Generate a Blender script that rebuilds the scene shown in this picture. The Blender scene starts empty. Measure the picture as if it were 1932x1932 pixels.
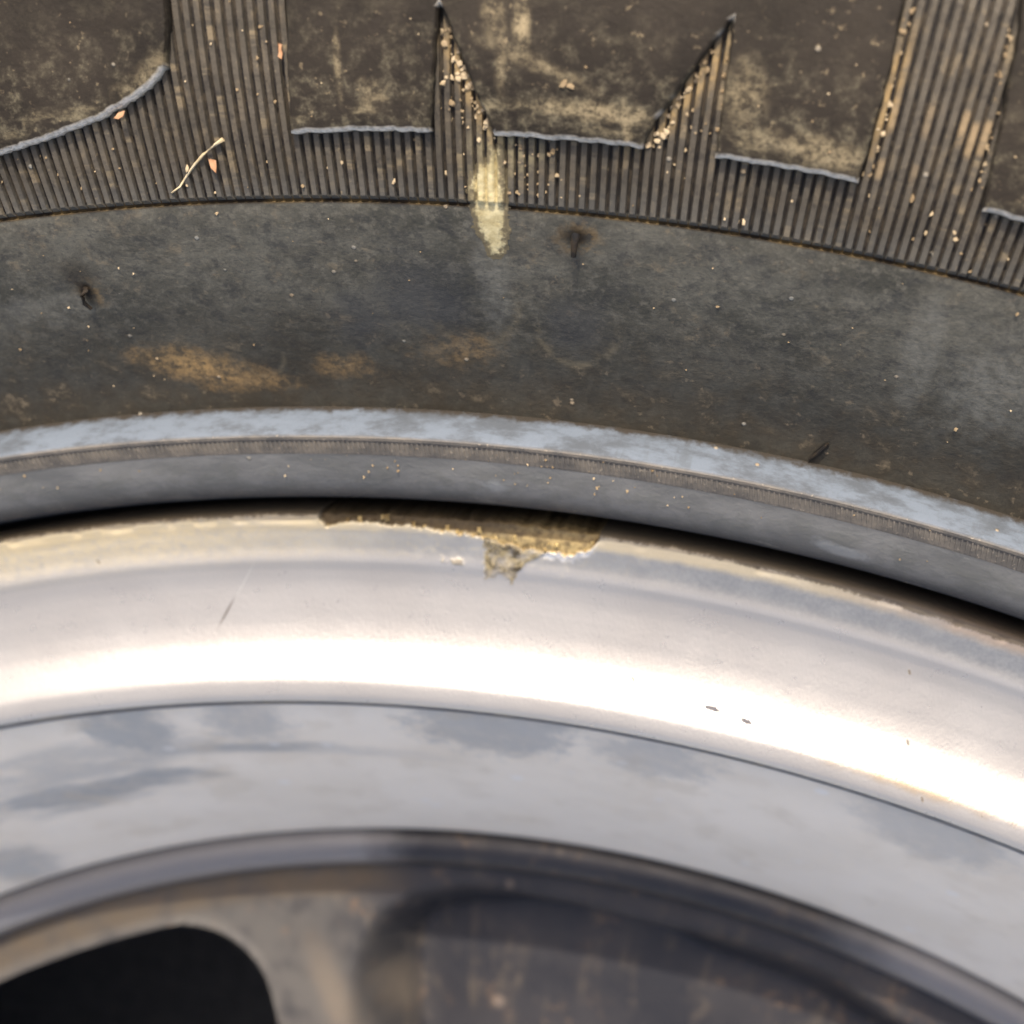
import bpy, bmesh, math, random
import numpy as np
from mathutils import Vector, Matrix
from mathutils.geometry import delaunay_2d_cdt

random.seed(7)
rng = np.random.default_rng(11)
S = bpy.context.scene
COL = S.collection
Z0 = 0.19                      # height of the wheel's face above the ground it lies on

# ------------------------------------------------------------------ camera
def rot(p, y, r):
    cx, sx, cy, sy, cr, sr = math.cos(p), math.sin(p), math.cos(y), math.sin(y), math.cos(r), math.sin(r)
    return (np.array([[cr, -sr, 0], [sr, cr, 0], [0, 0, 1]]) @ np.array([[1, 0, 0], [0, cx, -sx], [0, sx, cx]])
            @ np.array([[cy, 0, sy], [0, 1, 0], [-sy, 0, cy]]))
CR = rot(0.2, -0.13457, -0.17118)
CAM = np.array([0, 0.23, 0.14748 + Z0])
cd = bpy.data.cameras.new('camera'); cam = bpy.data.objects.new('camera', cd); COL.objects.link(cam)
m = np.eye(4); m[:3, :3] = CR.T; m[:3, 3] = CAM
cam.matrix_world = Matrix(m.tolist())
cd.sensor_width = 36; cd.lens = 3000 / 1932 * 36
cd.clip_start = 0.005; cd.clip_end = 200
cd.dof.use_dof = True; cd.dof.focus_distance = 0.134; cd.dof.aperture_fstop = 27.0; cd.dof.aperture_blades = 0
S.camera = cam

# ------------------------------------------------------------------ light
SUN_EL, SUN_AZ = math.radians(48), -0.08       # azimuth measured from +Y towards +X
W = bpy.data.worlds.new('World'); S.world = W; W.use_nodes = True
wt = W.node_tree; wt.nodes.clear()
sky = wt.nodes.new('ShaderNodeTexSky'); sky.sky_type = 'NISHITA'; sky.sun_disc = False
sky.sun_elevation = SUN_EL; sky.sun_rotation = SUN_AZ; sky.air_density = 0.8; sky.dust_density = 6.0; sky.ozone_density = 0.3
bg = wt.nodes.new('ShaderNodeBackground'); bg.inputs[1].default_value = 0.15
wo = wt.nodes.new('ShaderNodeOutputWorld')
wt.links.new(sky.outputs[0], bg.inputs[0]); wt.links.new(bg.outputs[0], wo.inputs[0])
sd = bpy.data.lights.new('sun', 'SUN'); sd.energy = 2.2; sd.angle = math.radians(0.5); sd.color = (1, 0.965, 0.91)
sun = bpy.data.objects.new('sun', sd); COL.objects.link(sun)
tos = Vector((math.sin(SUN_AZ) * math.cos(SUN_EL), math.cos(SUN_AZ) * math.cos(SUN_EL), math.sin(SUN_EL)))
sun.rotation_euler = tos.to_track_quat('Z', 'Y').to_euler(); sun.location = (0, 0, 3)
S.view_settings.view_transform = 'Standard'; S.view_settings.look = 'None'
S.view_settings.gamma = 1; S.view_settings.exposure = 1.18

# ------------------------------------------------------------------ node helper
class NT:
    def __init__(s, name):
        s.m = bpy.data.materials.new(name); s.m.use_nodes = True
        s.t = s.m.node_tree; s.t.nodes.clear()
        s.out = s.new('ShaderNodeOutputMaterial'); s.b = s.new('ShaderNodeBsdfPrincipled')
        s.t.links.new(s.b.outputs[0], s.out.inputs[0])
        g = s.new('ShaderNodeNewGeometry'); s.pos = g.outputs['Position']
        sp = s.new('ShaderNodeSeparateXYZ'); s.t.links.new(s.pos, sp.inputs[0])
        s.phi = s.ma('ARCTAN2', sp.outputs[0], sp.outputs[1])
        s.v = s.ma('SQRT', s.ma('ADD', s.ma('MULTIPLY', sp.outputs[0], sp.outputs[0]), s.ma('MULTIPLY', sp.outputs[1], sp.outputs[1])))
        s.z = s.ma('SUBTRACT', sp.outputs[2], Z0)
        s.u = s.ma('MULTIPLY', s.phi, 0.2)
        s.uv = s.xyz(s.u, s.v, s.z)
    def new(s, t): return s.t.nodes.new(t)
    def put(s, sock, x):
        if isinstance(x, bpy.types.NodeSocket): s.t.links.new(x, sock)
        elif isinstance(x, tuple) and len(x) == 3 and sock.type == 'RGBA': sock.default_value = (*x, 1)
        else: sock.default_value = x
    def ma(s, op, a, b=None, clamp=False):
        n = s.new('ShaderNodeMath'); n.operation = op; n.use_clamp = clamp
        s.put(n.inputs[0], a)
        if b is not None: s.put(n.inputs[1], b)
        return n.outputs[0]
    def xyz(s, x, y, z):
        n = s.new('ShaderNodeCombineXYZ'); s.put(n.inputs[0], x); s.put(n.inputs[1], y); s.put(n.inputs[2], z); return n.outputs[0]
    def noise(s, scale, detail=4, rough=0.55, vec=None, stretch=None, off=0.0, dist=0.0):
        vec = vec or s.pos
        mp = s.new('ShaderNodeMapping'); s.put(mp.inputs[0], vec)
        mp.inputs[1].default_value = (off, off * .7, off * .3)
        mp.inputs[3].default_value = stretch or (1, 1, 1)
        n = s.new('ShaderNodeTexNoise'); n.inputs['Scale'].default_value = scale
        n.inputs['Detail'].default_value = detail; n.inputs['Roughness'].default_value = rough; n.inputs['Distortion'].default_value = dist
        s.t.links.new(mp.outputs[0], n.inputs['Vector']); return n.outputs[0]
    def voro(s, scale, vec=None, stretch=None):
        mp = s.new('ShaderNodeMapping'); s.put(mp.inputs[0], vec or s.pos); mp.inputs[3].default_value = stretch or (1, 1, 1)
        n = s.new('ShaderNodeTexVoronoi'); n.inputs['Scale'].default_value = scale; s.t.links.new(mp.outputs[0], n.inputs['Vector'])
        return n.outputs['Distance'], n.outputs['Color']
    def ramp(s, x, a, b, c=0.0, d=1.0, smooth=True):
        n = s.new('ShaderNodeMapRange'); n.interpolation_type = 'SMOOTHSTEP' if smooth else 'LINEAR'; n.clamp = True
        s.put(n.inputs[0], x)
        for i, k in enumerate((a, b, c, d)): n.inputs[1 + i].default_value = k
        return n.outputs[0]
    def mix(s, f, a, b):
        n = s.new('ShaderNodeMix'); n.data_type = 'RGBA'; s.put(n.inputs[0], f); s.put(n.inputs[6], a); s.put(n.inputs[7], b); return n.outputs[2]
    def mul(s, *a):
        r = a[0]
        for k in a[1:]: r = s.ma('MULTIPLY', r, k)
        return r
    def add(s, *a):
        r = a[0]
        for k in a[1:]: r = s.ma('ADD', r, k)
        return r
    def blob(s, phi, r, a, b, rotdeg=0.0, nz=None, amt=0.6, soft=0.4, fr=None):
        """stain mask: an ellipse of half-sizes a (along the ring) and b (radial), metres, broken up by a noise"""
        c, sn = math.cos(math.radians(rotdeg)), math.sin(math.radians(rotdeg))
        x = s.ma('MULTIPLY', s.ma('SUBTRACT', s.phi, phi), r); y = s.ma('SUBTRACT', s.v, r)
        X = s.ma('DIVIDE', s.add(s.mul(x, c), s.mul(y, sn)), a); Y = s.ma('DIVIDE', s.add(s.mul(x, -sn), s.mul(y, c)), b)
        d = s.ma('SQRT', s.add(s.mul(X, X), s.mul(Y, Y)))
        if nz is not None: d = s.add(d, s.mul(s.ma('SUBTRACT', nz, 0.5), amt * 2))
        return s.ramp(d, 1 + soft / 2, 1 - soft)
    def attr(s, name):
        n = s.new('ShaderNodeAttribute'); n.attribute_name = name; return n.outputs['Fac']
    def mx(s, *a):
        r = a[0]
        for k in a[1:]: r = s.ma('MAXIMUM', r, k)
        return r
    def bump(s, h, dist, strength=1.0, prev=None):
        n = s.new('ShaderNodeBump'); n.inputs['Strength'].default_value = strength; n.inputs['Distance'].default_value = dist
        s.put(n.inputs['Height'], h)
        if prev is not None: s.t.links.new(prev, n.inputs['Normal'])
        return n.outputs[0]
    def fin(s, col, rough=0.5, metal=0.0, normal=None, spec=0.5, coat=None):
        s.put(s.b.inputs['Base Color'], col); s.put(s.b.inputs['Roughness'], rough); s.put(s.b.inputs['Metallic'], metal)
        s.put(s.b.inputs['Specular IOR Level'], spec)
        if normal is not None: s.t.links.new(normal, s.b.inputs['Normal'])
        return s.m

# ------------------------------------------------------------------ materials
def rubber(name, kind):
    n = NT(name)
    big = n.noise(95, 5, 0.6); mid = n.noise(420, 5, 0.62, off=3); fine = n.noise(2200, 4, 0.6, off=5)
    smear = n.noise(120, 5, 0.6, vec=n.uv, stretch=(1, 2.2, 1), off=2)
    radial = n.noise(300, 5, 0.6, vec=n.uv, stretch=(2.0, 0.35, .2), off=9)
    mot = n.noise(1000, 6, .7, off=21); mot2 = n.noise(560, 6, .68, off=33)
    mot3 = n.noise(2700, 4, .7, off=51)
    if kind == 'side':
        col = n.mix(n.ramp(big, .36, .66), (.046, .043, .032), (.084, .076, .056))
        col = n.mix(n.mul(n.ramp(smear, .42, .66), .75), col, (.112, .103, .078))
        col = n.mix(n.mul(n.ramp(mot, .46, .66), n.ramp(mot2, .35, .6, .25, 1), .6), col, (.145, .130, .098))
        col = n.mix(n.mul(n.ramp(mot2, .50, .36), .55), col, (.030, .029, .027))
        col = n.mix(n.mul(n.ramp(mot3, .50, .64), n.ramp(mot, .38, .58, .25, 1), .28), col, (.165, .148, .108))
        col = n.mix(n.mul(n.ramp(mot3, .46, .34), .35), col, (.026, .025, .023))
        # brown film above the ledge; the darker layer paints in the shade there
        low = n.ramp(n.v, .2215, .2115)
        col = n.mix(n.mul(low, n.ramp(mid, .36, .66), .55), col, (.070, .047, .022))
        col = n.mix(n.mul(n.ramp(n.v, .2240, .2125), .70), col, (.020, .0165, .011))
        scum = n.mul(n.ramp(mid, .56, .68), n.ramp(big, .42, .62))
        col = n.mix(n.mul(scum, n.ramp(mot, .4, .6), .7), col, (.16, .125, .078))
        thin = n.mul(n.ramp(n.noise(900, 5, .7, off=8), .6, .68), n.ramp(big, .4, .55))
        col = n.mix(n.mul(thin, .45), col, (.19, .145, .09))
        tan = n.mx(n.blob(-.2350, .2149, .0058, .0017, -14, mot2, .95, .9), n.mul(n.blob(-.214, .2137, .0045, .0010, -6, mot2, 1.1, .9), .6),
                   n.mul(n.blob(-.170, .2147, .0030, .0012, 0, mot2, 1.2, .8), .45), n.mul(n.blob(-.118, .2168, .0040, .0016, 8, mot2, 1.2, .8), .4))
        col = n.mix(n.mul(tan, n.ramp(mot, .34, .62, .12, 1), n.ramp(mot3, .3, .55, .45, 1)), col, (.30, .185, .072))
        pale = n.mx(n.mul(n.blob(.058, .2225, .0016, .0050, 4, mid, .35, .5), .55), n.mul(n.blob(.088, .2215, .0045, .0042, 30, mid, .9, .9), .75),
                    n.mul(n.blob(-.103, .2235, .0016, .0055, 4, mid, .8, .7), .55), n.mul(n.blob(-.285, .2215, .0055, .0016, 3, mid, .9, .8), .35))
        col = n.mix(n.mul(pale, n.ramp(mot, .32, .6, .25, 1)), col, (.165, .155, .125))
        # scuffed rings left by something round
        def ringmark(phi, r, R, w, a0):
            x = n.ma('MULTIPLY', n.ma('SUBTRACT', n.phi, phi), r); y = n.ma('SUBTRACT', n.v, r)
            d = n.ma('ABSOLUTE', n.ma('SUBTRACT', n.ma('SQRT', n.add(n.mul(x, x), n.mul(y, y))), R))
            half = n.ramp(y, .001, -.001)
            return n.mul(n.ramp(d, w, 0), n.ramp(mot2, .44, .58), half, a0 * .5)
        rm = n.mx(ringmark(-.071, .2198, .0036, .0006, .8), ringmark(-.112, .2212, .0040, .0007, .7), ringmark(-.205, .2158, .0020, .0004, .5))
        col = n.mix(rm, col, (.17, .135, .08))
        dark = n.mx(n.blob(-.130, .2212, .0052, .0034, 0, mid, .7, .7), n.mul(n.blob(-.157, .2192, .0030, .0024, 0, mid, .6, .7), .8), n.mul(n.blob(-.071, .2200, .0032, .0027, 0, mid, .4, .6), .7))
        col = n.mix(n.mul(dark, .6), col, (.033, .034, .036))
        # dirt caught in the groove where the ribs end
        g = n.ramp(n.ma('ABSOLUTE', n.ma('SUBTRACT', n.v, .2293)), .00042, .00012)
        col = n.mix(g, col, n.mix(n.ramp(mid, .42, .62), (.020, .013, .006), (.085, .055, .02)))
        ch = n.ramp(n.v, .2296, .2298)
        col = n.mix(ch, col, n.mix(n.ramp(mot2, .42, .62), (.013, .010, .0075), (.042, .031, .019)))
        # the three nib roots are stained brown
        rt = n.mx(n.blob(-.0718, .2274, .0013, .0008, 0, mot2, .6, .8), n.blob(-.2676, .2226, .0008, .0012, 12, mot2, .6, .8), n.mul(n.blob(-.268, .2242, .0018, .0013, 0, mid, .5, .9), .6))
        halo = n.mx(n.blob(-.0700, .2272, .0020, .0013, 0, mot2, .9, .9), n.blob(-.2655, .2224, .0015, .0012, 0, mot2, .9, .9))
        col = n.mix(n.mul(halo, n.ramp(mot, .42, .58), .8), col, (.16, .105, .045))
        col = n.mix(rt, col, (.014, .009, .004))
        st = n.blob(.0322, .2118, .00035, .0014, -28, mid, .3, .5)
        col = n.mix(n.mul(st, .9), col, (.008, .007, .006))
    elif kind in ('rib', 'block'):
        if kind == 'block':
            col = n.mix(n.ramp(big, .35, .65), (.016, .0125, .0085), (.029, .0225, .0155))
            dust_topshade = n.mul(n.ramp(n.v, .2475, .2360), n.ramp(n.noise(700, 6, .68, off=4), .44, .66))  # dust thinning outward; its fade paints in the shade at the tyre's top
            col = n.mix(n.mul(dust_topshade, n.ramp(mot3, .35, .6, .35, 1), n.ramp(mot, .36, .6, .2, 1), .8), col, (.150, .125, .078))
            band = n.mul(n.ramp(n.ma('ABSOLUTE', n.ma('SUBTRACT', n.v, .2363)), .0013, .0003), n.ramp(n.noise(260, 5, .6, vec=n.uv, stretch=(.7, 1.5, 1), off=6), .52, .66))
            col = n.mix(n.mul(band, n.ramp(mot, .34, .6, .15, 1), n.ramp(mot3, .3, .55, .4, 1), .8), col, (.25, .20, .115))
            drip = n.mx(n.mul(n.blob(-.0915, .2430, .0007, .0022, 3, mot2, .5, .8), .95), n.mul(n.blob(-.1000, .2432, .0009, .0020, -6, mot2, 1.1, .9), .5),
                        n.mul(n.blob(-.0975, .2405, .0005, .0028, 0, mot2, .6, .9), .5), n.mul(n.blob(-.151, .2395, .0003, .0026, 0, mot2, .7, .9), .6),
                        n.mul(n.blob(-.062, .2369, .0060, .0007, -3, mot2, .8, .8), .85), n.mul(n.blob(-.0855, .2400, .005, .0006, -20, mot2, .9, .9), .5),
                        n.mul(n.blob(-.1400, .2372, .0012, .0012, 0, mot2, .9, .8), .7), n.mul(n.blob(-.0560, .2362, .0004, .0018, 12, mot2, .5, .7), .7),
                        n.mul(n.blob(-.0200, .2393, .0018, .0022, 0, mot2, .8, .9), .6), n.mul(n.blob(.006, .2362, .0045, .0011, -6, mot2, .9, .9), .75),
                        n.mul(n.blob(-.218, .2385, .0040, .0012, 35, mot2, .9, .9), .5))
            col = n.mix(n.mul(drip, n.ramp(mot, .36, .6, .12, 1), n.ramp(mot3, .3, .55, .4, 1), .85), col, (.34, .265, .15))
            # worn moulded edge; the sky it reflects is painted in as pale colour
            e = n.attr('edge')
            col = n.mix(n.mul(e, n.ramp(mot3, .34, .58, .55, 1), n.ramp(mot2, .3, .5, .6, 1)), col, (.80, .73, .60))
        else:
            col = n.mix(n.ramp(big, .35, .65), (.062, .052, .038), (.092, .077, .056))
            tanr = n.ramp(n.noise(520, 5, .6, vec=n.uv, stretch=(1.6, .75, .1), off=1), .50, .64)
            col = n.mix(n.mul(tanr, n.ramp(mid, .35, .65, .05, .6)), col, (.150, .115, .070))
            wn = n.new('ShaderNodeTexWhiteNoise'); wn.noise_dimensions = '1D'
            n.put(wn.inputs['W'], n.ma('ROUND', n.ma('DIVIDE', n.ma('SUBTRACT', n.phi, -.40), .000815 / .2295)))
            own = wn.outputs['Value']; sh = n.add(n.v, n.mul(n.ma('SUBTRACT', own, .5), .0016))
            b1 = n.ramp(n.ma('ABSOLUTE', n.ma('SUBTRACT', sh, .2396)), .0016, .0009); b2 = n.ramp(n.ma('ABSOLUTE', n.ma('SUBTRACT', sh, .2356)), .0010, .0005)
            reg = n.mul(n.ramp(n.phi, .020, .026), n.ramp(n.phi, .062, .056))
            hard = n.mul(n.mx(b1, n.mul(b2, n.ramp(n.phi, .048, .042))), reg, n.ramp(own, .25, .4), n.ramp(mot2, .3, .5))
            col = n.mix(n.mul(hard, .85), col, (.26, .185, .10))
            long_ = n.mul(n.ramp(n.noise(330, 4, .6, vec=n.xyz(n.mul(own, .5), n.v, 0.0), stretch=(1, 1.5, 1), off=12), .52, .62), n.ramp(own, .35, .6), n.ramp(mot, .3, .5, .3, 1))
            col = n.mix(n.mul(long_, .8), col, (.19, .145, .085))
            col = n.mix(n.mul(n.ramp(mot, .50, .62), n.ramp(mot2, .62, .45, .2, 1), .55), col, (.030, .026, .022))
            sm = n.blob(-.098, .2335, .0030, .0022, 0, mot2, 1.0, .9)
            col = n.mix(n.mul(sm, n.ramp(mot, .36, .58), .75), col, (.30, .245, .13))
            # packed dirt along the slanting sides of the notches
            pk = n.mx(n.blob(-.1085, .2382, .0058, .0010, -61, mot2, .7, .8), n.blob(-.0375, .2392, .0065, .0012, 51, mot2, .7, .8), n.blob(.0232, .2410, .0045, .0009, 86, mot2, .7, .8))
            col = n.mix(n.mul(pk, n.ramp(mot, .35, .55, .3, 1)), col, (.27, .185, .085))
            col = n.mix(n.mul(n.ramp(n.v, .2325, .2295), .35), col, (.095, .095, .085))
        cl = n.mul(n.ramp(n.noise(1500, 3, .5, off=15), .63, .70), n.ramp(big, .38, .6))
        col = n.mix(n.mul(cl, n.ramp(mot3, .4, .6), .5), col, (.26, .195, .11))
    elif kind == 'casing':
        col = n.mix(n.ramp(big, .3, .7), (.026, .023, .019), (.040, .034, .026))
        col = n.mix(n.mul(n.ramp(mid, .5, .66), .7), col, (.10, .075, .042))
    elif kind == 'ledge':
        col = n.mix(n.ramp(n.noise(260, 6, .70, vec=n.uv, stretch=(.6, 1.3, 1), off=4), .40, .60), (.064, .071, .079), (.112, .130, .152))
        col = n.mix(n.mul(n.ramp(radial, .55, .66), n.ramp(mot2, .4, .6), .6), col, (.070, .078, .085))
        col = n.mix(n.ramp(n.add(n.v, n.mul(n.ma('SUBTRACT', mot2, .5), .0012), n.mul(n.ma('SUBTRACT', mot, .5), .0008)), .21015, .21065), col, (.030, .024, .017))
        lo = n.ramp(n.v, .2086, .2082)
        col = n.mix(lo, col, n.mix(n.ramp(mid, .35, .65), (.090, .080, .067), (.150, .128, .100)))
        col = n.mix(n.mul(n.ramp(fine, .60, .72), n.mul(lo, .7)), col, (.30, .25, .18))
    else:   # bead
        col = n.mix(n.ramp(smear, .35, .65), (.108, .105, .096), (.165, .158, .142))
        col = n.mix(n.mul(n.ramp(n.v, .2066, .2045), n.ramp(mid, .4, .62), .6), col, (.115, .112, .095))
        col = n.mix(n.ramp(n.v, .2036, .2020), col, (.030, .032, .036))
        st = n.noise(500, 5, .65, vec=n.uv, stretch=(.3, 2, 1), off=7)
        col = n.mix(n.mul(n.ramp(st, .55, .70), n.ramp(mot3, .35, .6), .6), col, (.18, .175, .155))
        wh = n.mx(n.blob(-.104, .2043, .0012, .0007, 0, mid, 1.2, .8), n.blob(.052, .2037, .0022, .0006, -8, mid, 1.3, .7))
        col = n.mix(n.mul(wh, .7), col, (.26, .26, .24))
    # pale specks everywhere
    n_spk = .14
    d, c = n.voro(520)
    sc = n.new('ShaderNodeSeparateColor'); n.t.links.new(c, sc.inputs[0])
    spk = n.mul(n.ramp(d, n_spk, .06), n.ramp(sc.outputs[0], .86, .88))
    col = n.mix(n.mul(spk, .8), col, n.mix(sc.outputs[1], (.30, .215, .12), (.25, .24, .20)))
    h = n.add(n.mul(mid, .5), n.mul(fine, .35), n.mul(spk, .6))
    nor = n.bump(h, .00022, .8)
    sp_ = dict(rib=.16, block=.16, casing=.15, side=.26).get(kind, .3)
    r = n.ramp(mid, .3, .7, .58, .75) if kind != 'bead' else n.ramp(mid, .3, .7, .46, .62)
    return n.fin(col, r, 0, nor, sp_)

def silver(name):
    n = NT(name)
    big = n.noise(80, 4, .55); mid = n.noise(500, 5, .62, off=3); fine = n.noise(3500, 3, .6, off=5)
    brush = n.noise(900, 4, .6, vec=n.uv, stretch=(2.2, .35, .3), off=2)
    ring = n.noise(600, 3, .6, vec=n.uv, stretch=(.05, 2.2, .3), off=2)
    grainy = n.noise(3000, 3, .6, vec=n.uv, stretch=(1.6, .6, .6), off=4)
    col = n.mix(n.ramp(big, .3, .7), (.40, .365, .32), (.435, .40, .352))
    col = n.mix(n.ramp(ring, .45, .65, 0, .25), col, (.36, .335, .295))
    # outer band worn grey, a pale ridge dividing it from the smooth hollow
    outer = n.ramp(n.add(n.v, n.mul(n.ma('SUBTRACT', mid, .5), .0008)), .1952, .1960)
    col = n.mix(n.mul(outer, .6), col, n.mix(n.ramp(mid, .35, .65), (.33, .31, .275), (.40, .375, .33)))
    wg = n.mul(outer, n.ramp(n.phi, -.09, .03), n.ramp(n.noise(2300, 4, .65, off=6), .36, .62, .35, 1), n.ramp(big, .3, .5, .5, 1))
    col = n.mix(n.mul(wg, .55), col, (.235, .23, .22))
    rid = n.ramp(n.ma('ABSOLUTE', n.ma('SUBTRACT', n.v, .1950)), .00045, .0001)
    col = n.mix(n.mul(rid, .4), col, (.48, .45, .41))
    # tan dust film, heaviest to the left and along the very edge
    dl = n.mul(n.ramp(n.v, .1930, .1985), n.ramp(n.phi, -.10, -.30), n.ramp(n.noise(1500, 5, .7, off=8), .25, .65, .35, 1))
    col = n.mix(n.mul(dl, .75), col, (.48, .375, .20))
    dl2 = n.mul(n.ramp(n.v, .1930, .1970), n.ramp(n.noise(1700, 5, .7, off=18), .48, .70), n.ramp(n.phi, .02, -.10), .35)
    col = n.mix(dl2, col, (.46, .38, .24))
    de = n.mul(n.ramp(n.add(n.v, n.mul(n.ma('SUBTRACT', mid, .5), .0010)), .1976, .1986), n.ramp(big, .3, .55, .45, 1))
    col = n.mix(n.mul(de, .7), col, n.mix(n.ramp(n.phi, .03, .12), (.38, .30, .17), (.24, .165, .105)))
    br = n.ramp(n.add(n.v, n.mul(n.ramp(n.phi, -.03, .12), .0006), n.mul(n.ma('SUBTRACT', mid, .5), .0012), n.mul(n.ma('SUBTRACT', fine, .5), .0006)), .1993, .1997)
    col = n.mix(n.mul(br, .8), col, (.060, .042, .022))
    # dust trail near the inner edge, lower right
    tr = n.blob(.120, .1830, .0085, .0007, 0, mid, .9, .9)
    col = n.mix(n.mul(tr, .7), col, (.42, .30, .17))
    # small dark nicks, leaning the same way
    vec = n.uv
    mp = n.new('ShaderNodeMapping'); n.put(mp.inputs[0], vec); mp.inputs[2].default_value = (0, 0, math.radians(-35))
    d, c = n.voro(210, vec=mp.outputs[0], stretch=(2.2, .9, .01))
    sc = n.new('ShaderNodeSeparateColor'); n.t.links.new(c, sc.inputs[0])
    nick = n.mul(n.ramp(d, .075, .045), n.ramp(sc.outputs[0], .74, .75))
    col = n.mix(n.mul(nick, .9), col, (.07, .052, .03))
    # one long scratch, and a flaked spot low on the bright curve
    scr = n.blob(-.2390, .1927, .0024, .00006, 56, None, 0, .9)
    scd = n.blob(-.2505, .1896, .0018, .00011, 56, None, 0, .9)
    col = n.mix(n.mul(scr, .5), col, (.66, .65, .55)); col = n.mix(scd, col, (.09, .07, .05))
    fl = n.mx(n.blob(.0127, .1848, .0010, .00026, -4, grainy, .9, .4), n.blob(.0308, .1844, .0007, .00026, -10, grainy, .9, .4))
    col = n.mix(fl, col, (.05, .045, .05))
    scar, mud = n.attr('scar'), n.attr('mud')
    sn = n.noise(1300, 5, .65, vec=n.uv, stretch=(1.0, .8, 1), off=3)
    scol = n.mix(n.ramp(sn, .34, .62), (.150, .100, .040), (.40, .285, .115))
    scol = n.mix(n.mul(n.ramp(n.v, .1979, .1987), n.ramp(n.phi, -.075, -.12, .35, .9)), scol, (.080, .055, .027))
    col = n.mix(scar, col, scol)
    mcol = n.mix(n.ramp(n.noise(1100, 5, .7, off=4), .4, .6), (.035, .024, .009), (.21, .165, .085))
    col = n.mix(mud, col, mcol)
    bri = n.attr('bright')
    col = n.mix(n.mul(bri, .7), col, (.66, .665, .67))
    dirt = n.mx(scar, mud, fl, n.mul(dl, .8), n.mul(de, .8), dl2, br, nick)
    rough = n.add(n.ramp(mid, .3, .7, .27, .33), n.mul(dirt, .38), n.mul(outer, .12))
    metal = n.ma('SUBTRACT', .60, n.mul(dirt, .75), True)
    h = n.add(n.mul(grainy, .9), n.mul(fine, .6), n.mul(mid, .3), n.mul(mud, 1.2), n.mul(sn, n.mul(scar, 1.5)))
    return n.fin(col, rough, metal, n.bump(h, .00006, .6), .5)

def barrel_mat(name):
    n = NT(name)
    mid = n.noise(330, 5, .62, off=3); big = n.noise(70, 4, .5); soft = n.noise(160, 3, .5, off=7)
    streak = n.noise(260, 5, .6, vec=n.uv, stretch=(.35, 1.4, 1.4), off=1)
    col = n.mix(n.ramp(big, .3, .7), (.76, .685, .565), (.82, .745, .625))
    col = n.mix(n.mul(n.ramp(soft, .5, .7), .35), col, (.66, .575, .455))
    pn = n.noise(430, 7, .68, off=13)
    sky_patch = n.mx(n.blob(-.330, .1770, .0055, .0050, 0, pn, .6, .35), n.mul(n.blob(-.255, .1768, .0050, .0042, 0, pn, .9, .6), .7),
              n.mul(n.blob(-.107, .1775, .0090, .0050, 3, pn, .9, .4), .8), n.mul(n.blob(-.016, .1768, .0070, .0036, -4, pn, 1.1, .5), .6),
              n.mul(n.blob(.1450, .1778, .0085, .0048, -8, pn, .6, .4), .55), n.mul(n.blob(-.275, .1725, .0200, .0011, -3, streak, .9, .7), .9),
              n.mul(n.blob(-.400, .1672, .0150, .0028, 5, streak, 1.3, .6), 1.0), n.mul(n.blob(-.40, .1712, .0150, .0024, 3, streak, 1.3, .8), .7),
              n.mul(n.blob(-.53, .1570, .0060, .0045, 20, pn, .8, .5), .8), n.mul(n.blob(-.36, .1740, .016, .0020, 0, streak, 1.2, .8), .6))
    col = n.mix(n.mul(sky_patch, n.ramp(mid, .2, .6, .6, 1), .8), col, (.36, .40, .425))  # bluish patches stand in for reflected sky, put into the colour
    edge = n.ramp(n.v, .1542, .1532)
    col = n.mix(n.mul(edge, n.ramp(mid, .3, .6), .4), col, (.66, .57, .45))
    tanp = n.mul(n.ramp(n.noise(130, 4, .5, off=11), .58, .68), .35)
    col = n.mix(tanp, col, (.60, .52, .40))
    d, c = n.voro(190); sc = n.new('ShaderNodeSeparateColor'); n.t.links.new(c, sc.inputs[0])
    col = n.mix(n.mul(n.ramp(d, .2, .06), n.ramp(sc.outputs[0], .7, .72), .5), col, (.80, .79, .76))
    rough = n.add(n.ramp(mid, .3, .7, .42, .52), n.mul(sky_patch, -.10))
    metal = n.add(.0, n.mul(sky_patch, .30))
    return n.fin(col, rough, metal, n.bump(n.add(mid, n.mul(soft, .6)), .00008, .5), .5)

def edge_mat(name):
    n = NT(name)
    mid = n.noise(600, 5, .6, off=3); ring = n.noise(1100, 3, .6, vec=n.xyz(n.u, n.v, n.z), stretch=(.02, 2, 2), off=2)
    col = n.mix(n.ramp(mid, .35, .65), (.24, .25, .265), (.33, .34, .35))
    col = n.mix(n.mul(n.ramp(ring, .45, .65), .6), col, (.13, .14, .155))
    col = n.mix(n.mul(n.ramp(n.noise(90, 4, .6, off=2), .55, .65), .4), col, (.42, .37, .28))
    return n.fin(col, .40, .6, n.bump(n.add(mid, ring), .00008, .5), .5)

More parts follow.
